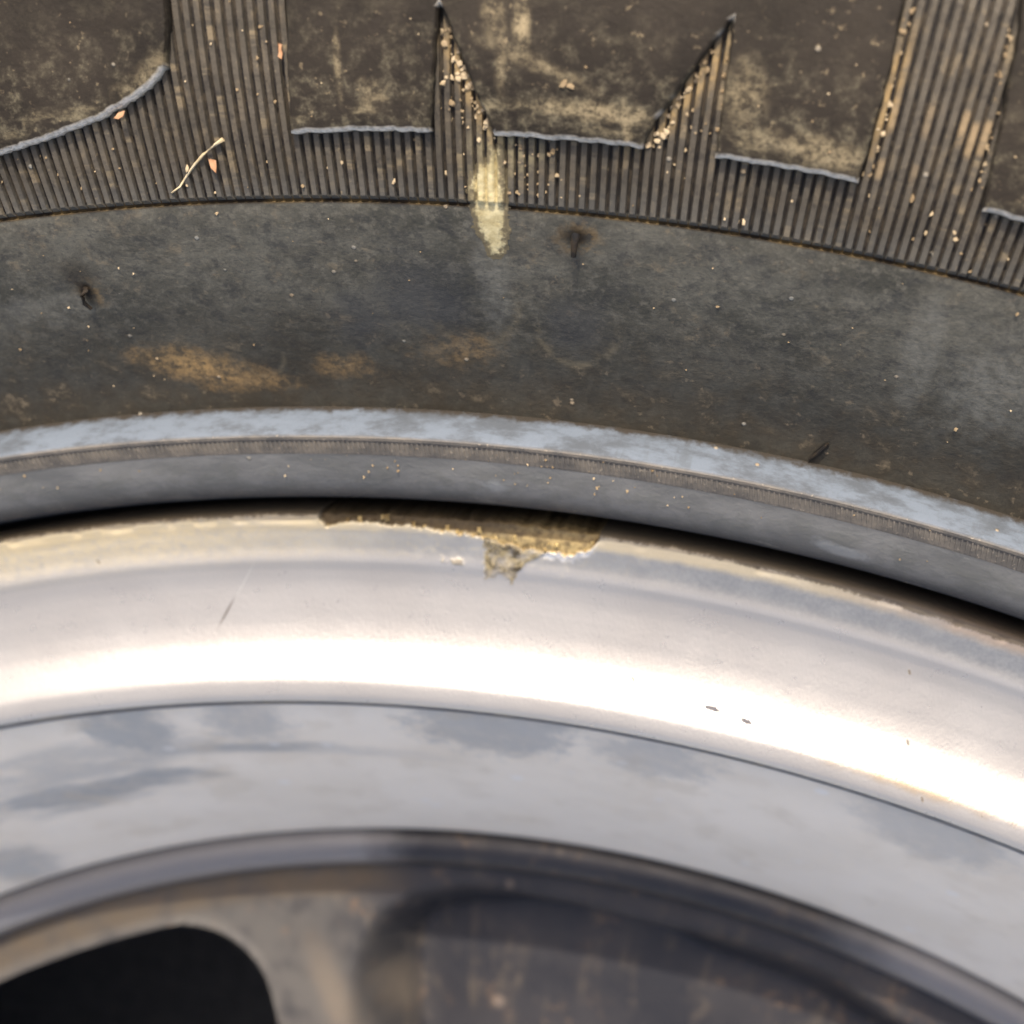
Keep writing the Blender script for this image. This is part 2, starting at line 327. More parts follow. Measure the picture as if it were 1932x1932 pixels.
def disc_mat(name, ringy=False):
    n = NT(name)
    mid = n.noise(260, 5, .62, off=3); big = n.noise(75, 4, .55, off=4)
    radial = n.noise(170, 4, .6, vec=n.uv, stretch=(1.4, .35, .4), off=5)
    col = n.mix(n.ramp(big, .35, .65), (.020, .019, .021), (.032, .029, .029))
    col = n.mix(n.mul(n.ramp(radial, .50, .68), n.ramp(mid, .4, .6), n.ramp(n.phi, -.16, -.26, .35, 1)), col, (.120, .092, .062))
    lf = n.ramp(n.phi, -.20, -.33)
    col = n.mix(n.mul(lf, n.ramp(mid, .25, .6, .4, 1)), col, (.082, .073, .062))
    col = n.mix(n.mul(n.ramp(n.noise(380, 5, .7, off=9), .56, .68), n.ramp(big, .4, .6), .7), col, (.13, .085, .052))
    d, c = n.voro(170); sc = n.new('ShaderNodeSeparateColor'); n.t.links.new(c, sc.inputs[0])
    col = n.mix(n.mul(n.ramp(d, .22, .08), n.ramp(sc.outputs[0], .88, .9), .5), col, (.22, .165, .12))
    ob = n.mul(n.ramp(n.phi, -.20, -.27), n.ramp(n.z, -.0425, -.0433), n.ramp(n.v, .1405, .1430), n.ramp(mid, .3, .6, .5, 1), .75)
    col = n.mix(ob, col, (.085, .060, .034))
    st = n.mx(n.blob(-.305, .1275, .0025, .009, 12, mid, .6, .9), n.mul(n.blob(-.2550, .1250, .0020, .0050, 12, mid, .6, .9), .9))
    col = n.mix(n.mul(st, .6), col, (.16, .125, .088))
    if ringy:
        sky_sheen = n.mx(n.ramp(n.add(n.phi, n.mul(n.ma('SUBTRACT', mid, .5), .06)), -.20, -.26), n.ramp(n.add(n.phi, n.mul(n.ma('SUBTRACT', mid, .5), .06)), .12, .24))  # paler ring ends: sky reflection painted in at left and right
        sky_sheen = n.mul(sky_sheen, n.ramp(n.z, -.0425, -.0400))
        col = n.mix(n.mul(sky_sheen, .9), col, (.175, .168, .165))
    rough = n.ramp(mid, .3, .7, .40, .52) if ringy else n.ramp(mid, .3, .7, .48, .66)
    return n.fin(col, rough, 0 if not ringy else .3, n.bump(mid, .00012, .6), .5 if ringy else .3)

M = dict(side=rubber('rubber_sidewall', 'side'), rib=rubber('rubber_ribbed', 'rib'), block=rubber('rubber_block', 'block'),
         casing=rubber('rubber_casing', 'casing'), ledge=rubber('rubber_ledge', 'ledge'), bead=rubber('rubber_bead', 'bead'),
         lip=silver('silver_paint'), barrel=barrel_mat('dusty_silver_paint'), edge=edge_mat('machined_edge'),
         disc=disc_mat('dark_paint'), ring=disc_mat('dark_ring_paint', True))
def plain(name, c1, c2, scale=800, rough=.7, dist=.0001):
    n = NT(name); k = n.noise(scale, 5, .65)
    return n.fin(n.mix(n.ramp(k, .35, .65), c1, c2), rough, 0, n.bump(k, dist, .7), .3)
M['ground'] = plain('asphalt', (.050, .058, .078), (.078, .086, .105), 300, .9, .004)
n = NT('dried_splash'); k = n.noise(900, 5, .65); k2 = n.noise(2400, 4, .65)
c_ = n.mix(n.ramp(k, .35, .65), (.40, .32, .155), (.58, .49, .27))
f_ = n.ramp(n.add(n.attr('fade'), n.mul(n.ma('SUBTRACT', k2, .5), 1.6)), .15, .95)
M['splash'] = n.fin(n.mix(f_, (.135, .108, .062), c_), .85, 0, n.bump(k2, .00006, .6), .2)
M['straw'] = plain('dry_straw', (.40, .31, .17), (.55, .45, .28), 1500, .6)
M['flake'] = plain('dry_leaf', (.30, .145, .065), (.44, .25, .13), 900, .7)
M['nib'] = plain('dark_rubber', (.006, .005, .004), (.030, .020, .010), 900, .7)
n = NT('grit'); k = n.noise(260, 2, .5)
M['grit'] = n.fin(n.mix(n.ramp(k, .40, .68), (.17, .115, .055), (.38, .29, .17)), .7, 0, None, .4)
M['drum'] = plain('dark_steel', (.012, .012, .014), (.02, .02, .022), 200, .7)

# ------------------------------------------------------------------ object helpers
def empty(name, loc=(0, 0, 0)):
    o = bpy.data.objects.new(name, None); o.empty_display_size = .05; o.location = loc; COL.objects.link(o); return o
def meshobj(name, verts, faces, mat, parent=None, smooth=True, sharp=35, attrs=None, loc=None):
    me = bpy.data.meshes.new(name); me.from_pydata([tuple(map(float, v)) for v in verts], [], [tuple(map(int, q)) for q in faces])
    me.materials.append(mat)
    if attrs:
        for k, a in attrs.items():
            at = me.attributes.new(k, 'FLOAT', 'POINT'); at.data.foreach_set('value', np.asarray(a, dtype=np.float32))
    me.validate(); me.update()
    if smooth:
        me.polygons.foreach_set('use_smooth', [True] * len(me.polygons)); me.set_sharp_from_angle(angle=math.radians(sharp))
    return link(name, me, parent, loc)
def link(name, me, parent=None, loc=None):
    o = bpy.data.objects.new(name, me); COL.objects.link(o)
    if parent is not None: o.parent = parent
    if loc is not None: o.location = loc
    return o
def tag(o, **k):
    for a, b in k.items(): o[a] = b
    return o
def pchip(pts):
    """monotone cubic through (x, y) knots"""
    a = np.array(sorted(pts)); x, y = a[:, 0], a[:, 1]; h = np.diff(x); d = np.diff(y) / h
    mm = np.zeros(len(x)); mm[0], mm[-1] = d[0], d[-1]
    for i in range(1, len(x) - 1):
        if d[i - 1] * d[i] > 0:
            w1, w2 = 2 * h[i] + h[i - 1], h[i] + 2 * h[i - 1]; mm[i] = (w1 + w2) / (w1 / d[i - 1] + w2 / d[i])
    def fn(q):
        q = np.asarray(q, float); i = np.clip(np.searchsorted(x, q) - 1, 0, len(x) - 2); t = (q - x[i]) / h[i]
        return ((1 + 2 * t) * (1 - t) ** 2 * y[i] + t * (1 - t) ** 2 * h[i] * mm[i] + t * t * (3 - 2 * t) * y[i + 1] + t * t * (t - 1) * h[i] * mm[i + 1])
    return fn
FINE = np.concatenate([np.linspace(-math.pi, -.75, 110), np.linspace(-.742, .45, 260), np.linspace(.465, math.pi, 120)[:-1]])
def revolve(name, prof, mat, parent, phis=FINE, closed=True, sharp=35, loc=None):
    V, F = [], []; n = len(prof); k = len(phis)
    for p in phis:
        s, c = math.sin(p), math.cos(p)
        for r, z in prof: V.append((r * s, r * c, z))
    for i in range(k if closed else k - 1):
        j = (i + 1) % k
        for q in range(n - 1): F.append((i * n + q, i * n + q + 1, j * n + q + 1, j * n + q))
    # first profile point = inner; face order chosen so that normals look out of the wheel
    return meshobj(name, V, F, mat, parent, True, sharp, None, loc)
def vnoise(P, seed=0):
    """cheap 2-D value noise, -1..1"""
    P = np.asarray(P, float); i = np.floor(P).astype(int); f_ = P - i; f_ = f_ * f_ * (3 - 2 * f_)
    def hsh(a, b):
        n_ = (a * 374761393 + b * 668265263 + seed * 1442695) & 0x7fffffff
        n_ = ((n_ ^ (n_ >> 13)) * 1274126177) & 0x7fffffff
        return (n_ & 0xffff) / 32768.0 - 1
    a, b = i[..., 0], i[..., 1]; u, v = f_[..., 0], f_[..., 1]
    return (hsh(a, b) * (1 - u) + hsh(a + 1, b) * u) * (1 - v) + (hsh(a, b + 1) * (1 - u) + hsh(a + 1, b + 1) * u) * v
def fbm(P, seed=0, octs=4):
    P = np.asarray(P, float); out = 0; amp = .55
    for k in range(octs):
        a = .65 + 1.1 * k; R2 = np.array([[math.cos(a), -math.sin(a)], [math.sin(a), math.cos(a)]])
        out = out + amp * vnoise(P @ R2 * (1.9 ** k) + 17.3 * k, seed + 3 * k); amp *= .58
    return out
def inpoly(x, y, poly):
    c = np.zeros(np.shape(x), bool); n = len(poly)
    for i in range(n):
        (x1, y1), (x2, y2) = poly[i], poly[(i + 1) % n]
        t = ((y1 > y) != (y2 > y)) & (x < (x2 - x1) * (y - y1) / (y2 - y1 + 1e-15) + x1); c ^= t
    return c
def sdpoly(x, y, poly):
    """signed distance, positive inside"""
    d = np.full(np.shape(x), 1e9); n = len(poly)
    for i in range(n):
        (x1, y1), (x2, y2) = poly[i], poly[(i + 1) % n]
        dx, dy = x2 - x1, y2 - y1; t = np.clip(((x - x1) * dx + (y - y1) * dy) / (dx * dx + dy * dy + 1e-18), 0, 1)
        d = np.minimum(d, np.hypot(x - x1 - t * dx, y - y1 - t * dy))
    return np.where(inpoly(x, y, poly), d, -d)
def pol(phi, r, z): return (r * math.sin(phi), r * math.cos(phi), z)
def sstep(x, a, b):
    t = np.clip((np.asarray(x, float) - a) / (b - a), 0, 1); return t * t * (3 - 2 * t)

# ------------------------------------------------------------------ ground
g = meshobj('ground', [(-60, -60, 0), (60, -60, 0), (60, 60, 0), (-60, 60, 0)], [(0, 1, 2, 3)], M['ground'], None, False)
tag(g, kind='structure')

# ------------------------------------------------------------------ the wheel
wheel = tag(empty('wheel'), label='used car wheel, dusty ribbed black tyre on scraped silver rim with dark centre', category='wheel')
OFF = (0, 0, Z0)

# --- tyre casing: sidewall from the ledge to the shoulder, tread, and the far sidewall
SIDE = [(.2107, .0050), (.2116, .0055), (.2135, .0066), (.2165, .0088), (.2205, .0122), (.2250, .0159), (.2291, .0188), (.2305, .0194), (.235, .0215), (.242, .0237),
        (.250, .0248), (.258, .0243), (.266, .0215), (.273, .0165)]
zs = pchip(SIDE)
def zside(r):
    return zs(r)
prof = [(.2104, .0040)]
for r in np.concatenate([np.linspace(.2107, .2289, 44), [.2291, .2292, .2294, .2297], np.linspace(.2305, .273, 40)]):
    dz = -.0003 if .22915 < r < .22955 else 0
    prof.append((float(r), float(zside(r)) + dz))
prof += [(.279, .010), (.283, .002), (.286, -.012), (.288, -.040), (.2885, -.080), (.288, -.120), (.286, -.148), (.279, -.170), (.266, -.182), (.250, -.186), (.235, -.182), (.2205, -.172), (.2107, -.162), (.200, -.158), (.1965, -.150)]
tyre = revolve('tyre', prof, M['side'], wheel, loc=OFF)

led = [(.2104, .0040), (.2107, .0050), (.2106, .00525), (.2088, .0080), (.2085, .0083), (.20825, .00835), (.2080, .0082), (.2078, .0079), (.2068, .0074), (.20655, .0072)]
revolve('rim_protector', led[::-1], M['ledge'], tyre, sharp=25)
bead = [(.1960, -.030), (.1990, -.012), (.2008, -.0050), (.2011, -.0025), (.2013, -.0003), (.2016, .0013), (.2022, .0031), (.2034, .0049), (.2050, .0063), (.2063, .0070), (.20655, .0072)]
revolve('bead', bead, M['bead'], tyre, sharp=50)

# --- serrations between ledge and bead: fine raised teeth
V, F = [], []
ph = -.47
while ph < .24:
    w = .00021 / .2073; tilt = -.00012 / .2073
    b = len(V)
    for r, z, dp in ((.2067, .0073, -tilt), (.2073, .0077, 0), (.20795, .0080, tilt)):
        V += [pol(ph - w * .55 + dp, r, z - .0003), pol(ph - w * .3 + dp, r, z + .00008), pol(ph + w * .3 + dp, r, z + .00008), pol(ph + w * .55 + dp, r, z - .0003)]
    for a in (0, 4):
        for q in range(3): F.append((b + a + q, b + a + q + 4, b + a + q + 5, b + a + q + 1))
    F.append((b, b + 1, b + 2, b + 3)); F.append((b + 11, b + 10, b + 9, b + 8))
    ph += .00046 / .2073
tag(meshobj('serration', V, F, M['ledge'], tyre, False), kind='stuff')

# --- ribs: one mesh, copied round the ring
RH = .00042
def rib_mesh():
    rs = np.array([.22940, .2312, .2330, .2355, .239, .243, .248, .255, .262]); V, F = [], []
    for i, r in enumerate(rs):
        z = float(zside(r)); h = RH
        wb, wt = .00036, .00021
        for x, zz in ((-wb, z - .0002), (-wt, z + h), (wt, z + h), (wb, z - .0002)): V.append((x * (r / .235), math.sqrt(r * r - x * x), zz))
    V[1] = (V[1][0], V[1][1] + .00025, V[1][2]); V[2] = (V[2][0], V[2][1] + .00025, V[2][2])
    for i in range(len(rs) - 1):
        for q in range(3): F.append((i * 4 + q, i * 4 + q + 4, i * 4 + q + 5, i * 4 + q + 1))
    F.append((0, 1, 2, 3))
    me = bpy.data.meshes.new('sidewall_rib'); me.from_pydata(V, [], F); me.materials.append(M['rib']); me.update(); return me
RPITCH = .000815 / .2295
rm = rib_mesh(); R0 = -.40
NR = int(.62 / RPITCH)
for i in range(NR):
    o = link('sidewall_rib', rm, tyre); o.rotation_euler.z = -(R0 + i * RPITCH)

# --- raised blocks
BH = .0013
def dens(poly, step):
    out = []
    for i in range(len(poly)):
        a, b = np.array(poly[i]), np.array(poly[(i + 1) % len(poly)]); k = max(1, int(np.hypot(*(b - a)) / step))
        for q in range(k): out.append(tuple(a + (b - a) * q / k))
    return out
def raised_block(pts, name='raised_block', inset=.00020):
    poly = [(p * .24, r) for p, r in pts]
    A = sum(poly[i][0] * poly[(i + 1) % len(poly)][1] - poly[(i + 1) % len(poly)][0] * poly[i][1] for i in range(len(poly)))
    if A < 0: poly = poly[::-1]
    P = np.array(dens(poly, .00035)); n_ = len(P)
    P = P + .00007 * np.stack([vnoise(P * 1300, 3), vnoise(P * 1300, 4)], 1) + .00006 * np.stack([vnoise(P * 3500, 5), vnoise(P * 3500, 6)], 1)
    t = np.roll(P, -1, 0) - np.roll(P, 1, 0); t /= np.linalg.norm(t, axis=1)[:, None]; nin = np.stack([-t[:, 1], t[:, 0]], 1)
    I = P + nin * inset; I2 = P + nin * inset * 1.9
    # interior points
    x0, y0 = P.min(0); x1, y1 = P.max(0); gx, gy = np.meshgrid(np.arange(x0, x1, .0016), np.arange(y0, y1, .0016))
    sd_ = sdpoly(gx, gy, [tuple(q) for q in I2]); k = sd_ > .0006
    pts2 = [Vector(q) for q in I2] + [Vector((a, b)) for a, b in zip(gx[k], gy[k])]
    vo, eo, fo, *_ = delaunay_2d_cdt(pts2, [(i, (i + 1) % n_) for i in range(n_)], [], 1, 1e-7)
    V = []; edge = []
    def up(q, h): u, r = q; return pol(u / .24, r, float(zside(r)) + h)
    for q in vo: V.append(up(q, BH)); edge.append(0)
    F = [tuple(f_) for f_ in fo]; nv = len(vo)
    # match outline verts to output verts (the first n_ inputs keep their order)
    rows = []
    idx = [min(range(min(nv, n_ + 5)), key=lambda j: (vo[j][0] - q[0]) ** 2 + (vo[j][1] - q[1]) ** 2) for q in I2]
    rows.append(idx)
    for ring, h, e in ((I, BH - .00005, .7), (P + nin * inset * .25, BH - .00030, 1), (P + nin * inset * .1, BH - .00042, .8), (P, -.0002, .0)):
        b = len(V)
        for q in ring: V.append(up(q, h)); edge.append(e)
        rows.append(list(range(b, b + n_)))
    for a, b in zip(rows[:-1], rows[1:]):
        for i in range(n_):
            j = (i + 1) % n_; F.append((a[i], b[i], b[j], a[j]))
    # only edges that face the wheel's centre get the painted sky reflection
    ed = np.array(edge, float)
    for ri, row in enumerate(rows[1:]):
        for i in range(n_): ed[row[i]] *= float(np.clip((nin[i][1] - .55) * 4, 0, 1))
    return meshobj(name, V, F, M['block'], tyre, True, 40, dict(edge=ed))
TOP = .2620
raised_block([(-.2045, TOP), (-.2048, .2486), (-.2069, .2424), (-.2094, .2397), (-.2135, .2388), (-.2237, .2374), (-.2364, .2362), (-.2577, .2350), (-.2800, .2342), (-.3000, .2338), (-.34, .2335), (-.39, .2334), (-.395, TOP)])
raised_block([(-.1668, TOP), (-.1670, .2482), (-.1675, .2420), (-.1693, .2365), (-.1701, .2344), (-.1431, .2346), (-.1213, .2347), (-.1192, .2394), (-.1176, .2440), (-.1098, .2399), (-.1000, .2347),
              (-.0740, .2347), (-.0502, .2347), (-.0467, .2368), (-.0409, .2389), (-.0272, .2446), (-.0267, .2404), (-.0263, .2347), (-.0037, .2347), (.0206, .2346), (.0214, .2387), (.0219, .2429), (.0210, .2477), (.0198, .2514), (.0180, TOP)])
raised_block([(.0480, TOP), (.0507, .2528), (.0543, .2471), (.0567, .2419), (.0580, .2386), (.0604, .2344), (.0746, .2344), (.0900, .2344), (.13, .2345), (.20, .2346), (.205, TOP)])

# --- vent spews: little rubber nibs left by the mould
def nib(pts, rad):
    """tapered bent hair through (phi, r, height over the sidewall) points"""
    C_ = [Vector(pol(p, r, float(zside(r)) + h)) for p, r, h in pts]; V, F = [], []; K = 8
    for i, c in enumerate(C_):
        t = (C_[min(i + 1, len(C_) - 1)] - C_[max(i - 1, 0)]).normalized(); a = t.orthogonal().normalized(); b = t.cross(a)
        rr = rad * (1 - .45 * i / (len(C_) - 1))
        for q in range(K): V.append(c + (a * math.cos(q * 2 * math.pi / K) + b * math.sin(q * 2 * math.pi / K)) * rr)
    for i in range(len(C_) - 1):
        for q in range(K): F.append((i * K + q, i * K + (q + 1) % K, (i + 1) * K + (q + 1) % K, (i + 1) * K + q))
    F.append(tuple(range((len(C_) - 1) * K, len(C_) * K)))
    return meshobj('vent_spew', V, F, M['nib'], tyre, True, 60)
nib([(-.0716, .2276, -.0003), (-.0714, .2275, .0004), (-.0716, .2269, .0008), (-.0719, .2258, .0008)], .00042)
nib([(-.2672, .2228, -.0003), (-.2668, .2227, .0004), (-.2682, .2222, .0009), (-.2692, .2215, .0008), (-.2680, .2210, .0006)], .00030)
nib([(.0352, .2128, -.0003), (.0348, .2127, .0004), (.0325, .2120, .0005), (.0292, .2110, .0003)], .00022)

# --- rim flange: dense in view, with the scraped edge cut into it
LIPK = [(.1808, .0003), (.1814, .00060), (.1820, .00066), (.1828, .00062), (.1835, .00038), (.1845, -.00017), (.1855, -.00068), (.1870, -.00117), (.1890, -.00147), (.1920, -.0016), (.1938, -.00142), (.1948, -.00110), (.1952, -.00104), (.1958, -.00100), (.1975, -.00045), (.1988, .00008), (.1993, .00024), (.19955, .00024), (.1997, .00002), (.1999, -.0006), (.2006, -.0022)]
zl = pchip([q for q in LIPK if q[0] < .2006]); 
rr = np.concatenate([np.linspace(.1808, .1945, 56), np.linspace(.1947, .1999, 40)])
base = [(float(r), float(zl(r))) for r in rr] + [(.20005, -.0022), (.2001, -.004), (.1999, -.010), (.1980, -.020)]
ph_f = np.linspace(-.42, .28, 1000)
LOW = np.array([(-.1955, .2010), (-.1945, .1992), (-.1910, .1982), (-.1800, .1989), (-.1694, .1987), (-.150, .1987), (-.1322, .1983), (-.1112, .1980), (-.1000, .1973), (-.0899, .1970), (-.0742, .1970), (-.0650, .1973), (-.0605, .1977), (-.0580, .1984), (-.0564, .1996), (-.0555, .2012)])
MUD = [(-.1135, .1984), (-.0797, .1979), (-.0850, .1966), (-.0923, .1959), (-.0960, .1945), (-.0985, .1936), (-.1010, .1942), (-.1040, .1946), (-.1075, .1941), (-.1110, .1940), (-.1112, .1962)]
P, R_ = np.meshgrid(ph_f, np.array([q[0] for q in base]), indexing='ij'); Zb = np.tile(np.array([q[1] for q in base]), (len(ph_f), 1))
UV = np.stack([P * .2, R_], -1)
low = np.interp(P, LOW[:, 0], LOW[:, 1], left=.3, right=.3)
jag = .00042 * fbm(UV * np.array([1500, 700]), 1) + .00016 * fbm(UV * np.array([5200, 1800]), 2, 2)
dd = R_ - low + jag
scar = sstep(dd, 0, .00022)
rough_ = np.clip(.5 + .6 * fbm(UV * np.array([1900, 1300]), 5), 0, 1)
shal = np.interp(P, [-.20, -.12, -.10, -.056], [1, .9, .65, .55])
Z = Zb - scar * (.00045 + .00035 * rough_) * shal - sstep(R_, .1982, .1992) * scar * .0005
Rn = R_ - scar * sstep(R_, .1990, .2000) * .0005 * rough_
md = sdpoly(P * .2, R_, [(a * .2, b) for a, b in MUD]) + .00045 * fbm(UV * 1400, 7)
mud = sstep(md, -.00030, .00002) * np.clip(.85 + .5 * fbm(UV * 1300, 9), .35, 1)
m2 = sdpoly(P * .2, R_, [(a * .2, b) for a, b in ((-.1340, .1957), (-.1235, .1958), (-.1230, .1947), (-.1330, .1948))]) + .0006 * fbm(UV * 1900, 17)
mud = np.maximum(mud, .7 * sstep(m2, 0.0001, .0004)) * (1 - .6 * scar)
Z += mud * .00022
# bright crescent of bared metal under the right end of the scrape
cr = sstep(-dd, -.0001, .0001) * sstep(-dd, .0007, .00015) * sstep(P, -.089, -.080) * sstep(P, -.056, -.060) * np.clip(.55 + .6 * fbm(UV * 1500, 12), 0, 1)
Z -= cr * .0002
# ragged outer edge along the rest of the lip
Z -= sstep(R_, .1985, .1993) * (1 - scar) * np.clip(vnoise(UV * np.array([700, 10]), 21) - .25, 0, 1) * .0004
kq = len(base)
V = np.stack([Rn * np.sin(P), Rn * np.cos(P), Z], -1).reshape(-1, 3)
F = [(i * kq + q, i * kq + q + 1, (i + 1) * kq + q + 1, (i + 1) * kq + q) for i in range(len(ph_f) - 1) for q in range(kq - 1)]
sc_, mu_, br_ = scar.reshape(-1), mud.reshape(-1), cr.reshape(-1)
ph_c = np.linspace(.28, 2 * math.pi - .42, 150); b0 = len(V)
Vc = np.array([(r * math.sin(p), r * math.cos(p), z) for p in ph_c for r, z in base])
F += [(b0 + i * kq + q, b0 + i * kq + q + 1, b0 + (i + 1) * kq + q + 1, b0 + (i + 1) * kq + q) for i in range(len(ph_c) - 1) for q in range(kq - 1)]
V = np.concatenate([V, Vc]); zz = np.zeros(len(Vc))
flange = meshobj('rim_flange', V, F, M['lip'], wheel, True, 60, dict(scar=np.concatenate([sc_, zz]), mud=np.concatenate([mu_, zz]), bright=np.concatenate([br_, zz])), OFF)

# burrs of torn metal standing along the scrape
V, F = [], []
for i in range(26):
    p = random.uniform(-.19, -.06) if i < 12 else random.uniform(-.10, -.058)
    r = float(np.interp(p, LOW[:, 0], LOW[:, 1])) + random.uniform(.0000, .0011)
    c = Vector(pol(p, r, float(zl(min(r, .2))) - .0005)); s_ = random.uniform(.00010, .00026)
    ra = Vector(pol(p, 1, 0)); ta = Vector((ra.y, -ra.x, 0)); b = len(V)
    V += [c - ta * s_ - ra * s_ * 1.8, c + ta * s_ - ra * s_ * 1.3, c + ta * s_ * .8 + ra * s_ * 1.5, c - ta * s_ * .9 + ra * s_ * 1.2, c + Vector((0, 0, s_ * random.uniform(1.2, 2.6))) + ra * s_ * random.uniform(-.6, .8)]
    F += [(b, b + 1, b + 4), (b + 1, b + 2, b + 4), (b + 2, b + 3, b + 4), (b + 3, b, b + 4)]
M['burr'] = plain('torn_metal', (.20, .13, .05), (.62, .46, .20), 1200, .5)
tag(meshobj('torn_edge', V, F, M['burr'], flange, False), kind='stuff')

# --- machined edge, barrel, rolled ring and dark disc
revolve('rim_edge', [(.1797, -.0024), (.1799, -.0014), (.1803, -.0004), (.1808, .0003)], M['edge'], wheel, loc=OFF, sharp=60)
bar = [(.1490, -.150), (.1500, -.06), (.1522, -.0400)] + [(.1526 + (.1797 - .1526) * t, -.0385 + (.0385 - .0024) * t + .0016 * math.sin(math.pi * t)) for t in np.linspace(0, 1, 24)]
revolve('rim_barrel', bar, M['barrel'], wheel, loc=OFF, sharp=60)
rg = [(.1460, -.0450), (.1466, -.0437)] + [(.1497 + .0031 * math.cos(a), -.0425 + .0036 * math.sin(a)) for a in np.linspace(math.radians(190), math.radians(-10), 16)] + [(.1530, -.046)]
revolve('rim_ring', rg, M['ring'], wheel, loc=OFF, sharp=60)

# dark wheel disc with window holes and pressed pockets
PER = 2 * math.pi / 5
def disc_z(P, Rr):
    q = (P - (-.63) + PER / 2) % PER - PER / 2            # repeats five times round
    u = q * .128; v = Rr - .122
    def rbox(u, v, cx, hx, hy, rad):
        a = np.abs(u - cx) - (hx - rad); b = np.abs(v) - (hy - rad)
        return np.hypot(np.maximum(a, 0), np.maximum(b, 0)) + np.minimum(np.maximum(a, b), 0) - rad
    hole = rbox(u, v, 0, .256 * .128, .0183, .0120)
    z = np.full(P.shape, -.0436)
    z += .0006 * np.exp(-((hole - .0003) / .0008) ** 2)          # turned-up edge round the hole
    z -= sstep(-hole, -.0004, .0022) * .012
    z -= .0012 * sstep(hole, .0016, .0045) * 0
    q2 = (P - (-.63) - PER * .5 + PER / 2) % PER - PER / 2
    return z, hole
dp = np.concatenate([np.linspace(-.98, .50, 520), np.linspace(.51, 2 * math.pi - .99, 260)]); dr = np.concatenate([np.linspace(.030, .088, 12), np.linspace(.0895, .1462, 110)])
P, R_ = np.meshgrid(dp, dr, indexing='ij'); Z, hole = disc_z(P, R_)
# pressed pocket to the right of the window
pk = sdpoly(P * .135, R_, [(a * .135, b) for a, b in ((-.290, .110), (-.289, .1230), (-.283, .1300), (-.270, .1350), (-.248, .1388), (-.215, .1409), (-.17, .1419), (-.12, .1422), (-.02, .1420), (.12, .1415), (.30, .140), (.36, .130), (.36, .090), (-.280, .090))])
Z = Z - sstep(pk + .0012 * vnoise(np.stack([P * .135, R_], -1) * 90, 33), -.0015, .0070) * .0135
Z = Z + .0002 * vnoise(np.stack([P * .135, R_], -1) * 120, 31)
kq, kp = len(dr), len(dp)
V = np.stack([R_ * np.sin(P), R_ * np.cos(P), Z], -1).reshape(-1, 3)
F = []
for i in range(kp):
    j = (i + 1) % kp
    for q in range(kq - 1):
        if max(-hole[i, q], -hole[i, q + 1], -hole[j, q], -hole[j, q + 1]) > .0026: continue
        F.append((i * kq + q, i * kq + q + 1, j * kq + q + 1, j * kq + q))
meshobj('wheel_disc', V, F, M['disc'], wheel, True, 60, None, OFF)
hub = [(.0, -.030), (.026, -.0302), (.0285, -.032), (.029, -.043), (.031, -.0440)]
revolve('hub_cap', hub, M['disc'], wheel, phis=np.linspace(-math.pi, math.pi, 65)[:-1], loc=OFF)

# ------------------------------------------------------------------ loose things on the tyre
def surf(phi, r):
    return float(zside(r))
# dried splash running over the ribs and down the smooth wall
spl = [(-.1096, .2316), (-.1080, .2325), (-.1055, .2329), (-.1030, .2331), (-.1020, .2340), (-.0985, .2342), (-.0965, .2336), (-.0955, .2315), (-.0952, .2298), (-.0950, .2288), (-.0952, .2276), (-.0964, .2260), (-.0982, .2251), (-.1020, .2247), (-.1048, .2251), (-.1066, .2264), (-.1094, .2274), (-.1102, .2291), (-.1102, .2300), (-.1115, .2304)]
us = np.arange(-.1125, -.0935, .00009 / .23); rs = np.arange(.2245, .2348, .00012)
P, R_ = np.meshgrid(us, rs, indexing='ij'); UV = np.stack([P * .23, R_], -1)
d_ = sdpoly(P * .23, R_, [(a * .23, b) for a, b in spl]) + .00018 * vnoise(UV * 1500, 41) + .00016 * vnoise(UV * 5200, 42)
t = (P - R0) / RPITCH; fr = np.abs(t - np.round(t)) * RPITCH * R_
ribh = np.where(R_ > .2295, RH * (1 - sstep(fr, .00018, .00038)), 0) + 0
H = zside(R_) + Z0 + ribh + .00007 * sstep(d_, 0, .0008) + .00002 * vnoise(UV * 3500, 43) + .00001
V, F, idx, fade = [], [], {}, []
for i in range(len(us) - 1):
    for q in range(len(rs) - 1):
        if d_[i, q] > 0 and d_[i + 1, q] > 0 and d_[i, q + 1] > 0 and d_[i + 1, q + 1] > 0:
            f_ = []
            for a, b in ((i, q), (i, q + 1), (i + 1, q + 1), (i + 1, q)):
                if (a, b) not in idx: idx[(a, b)] = len(V); V.append(pol(us[a], rs[b], H[a, b])); fade.append(float(sstep(d_[a, b], 0, .0012)))
                f_.append(idx[(a, b)])
            F.append(f_)
o = meshobj('dried_splash', V, F, M['splash'], None, True, 60, dict(fade=fade))
tag(o, label='cream dried splash running down over the tyre ribs onto the smooth sidewall', category='splash')

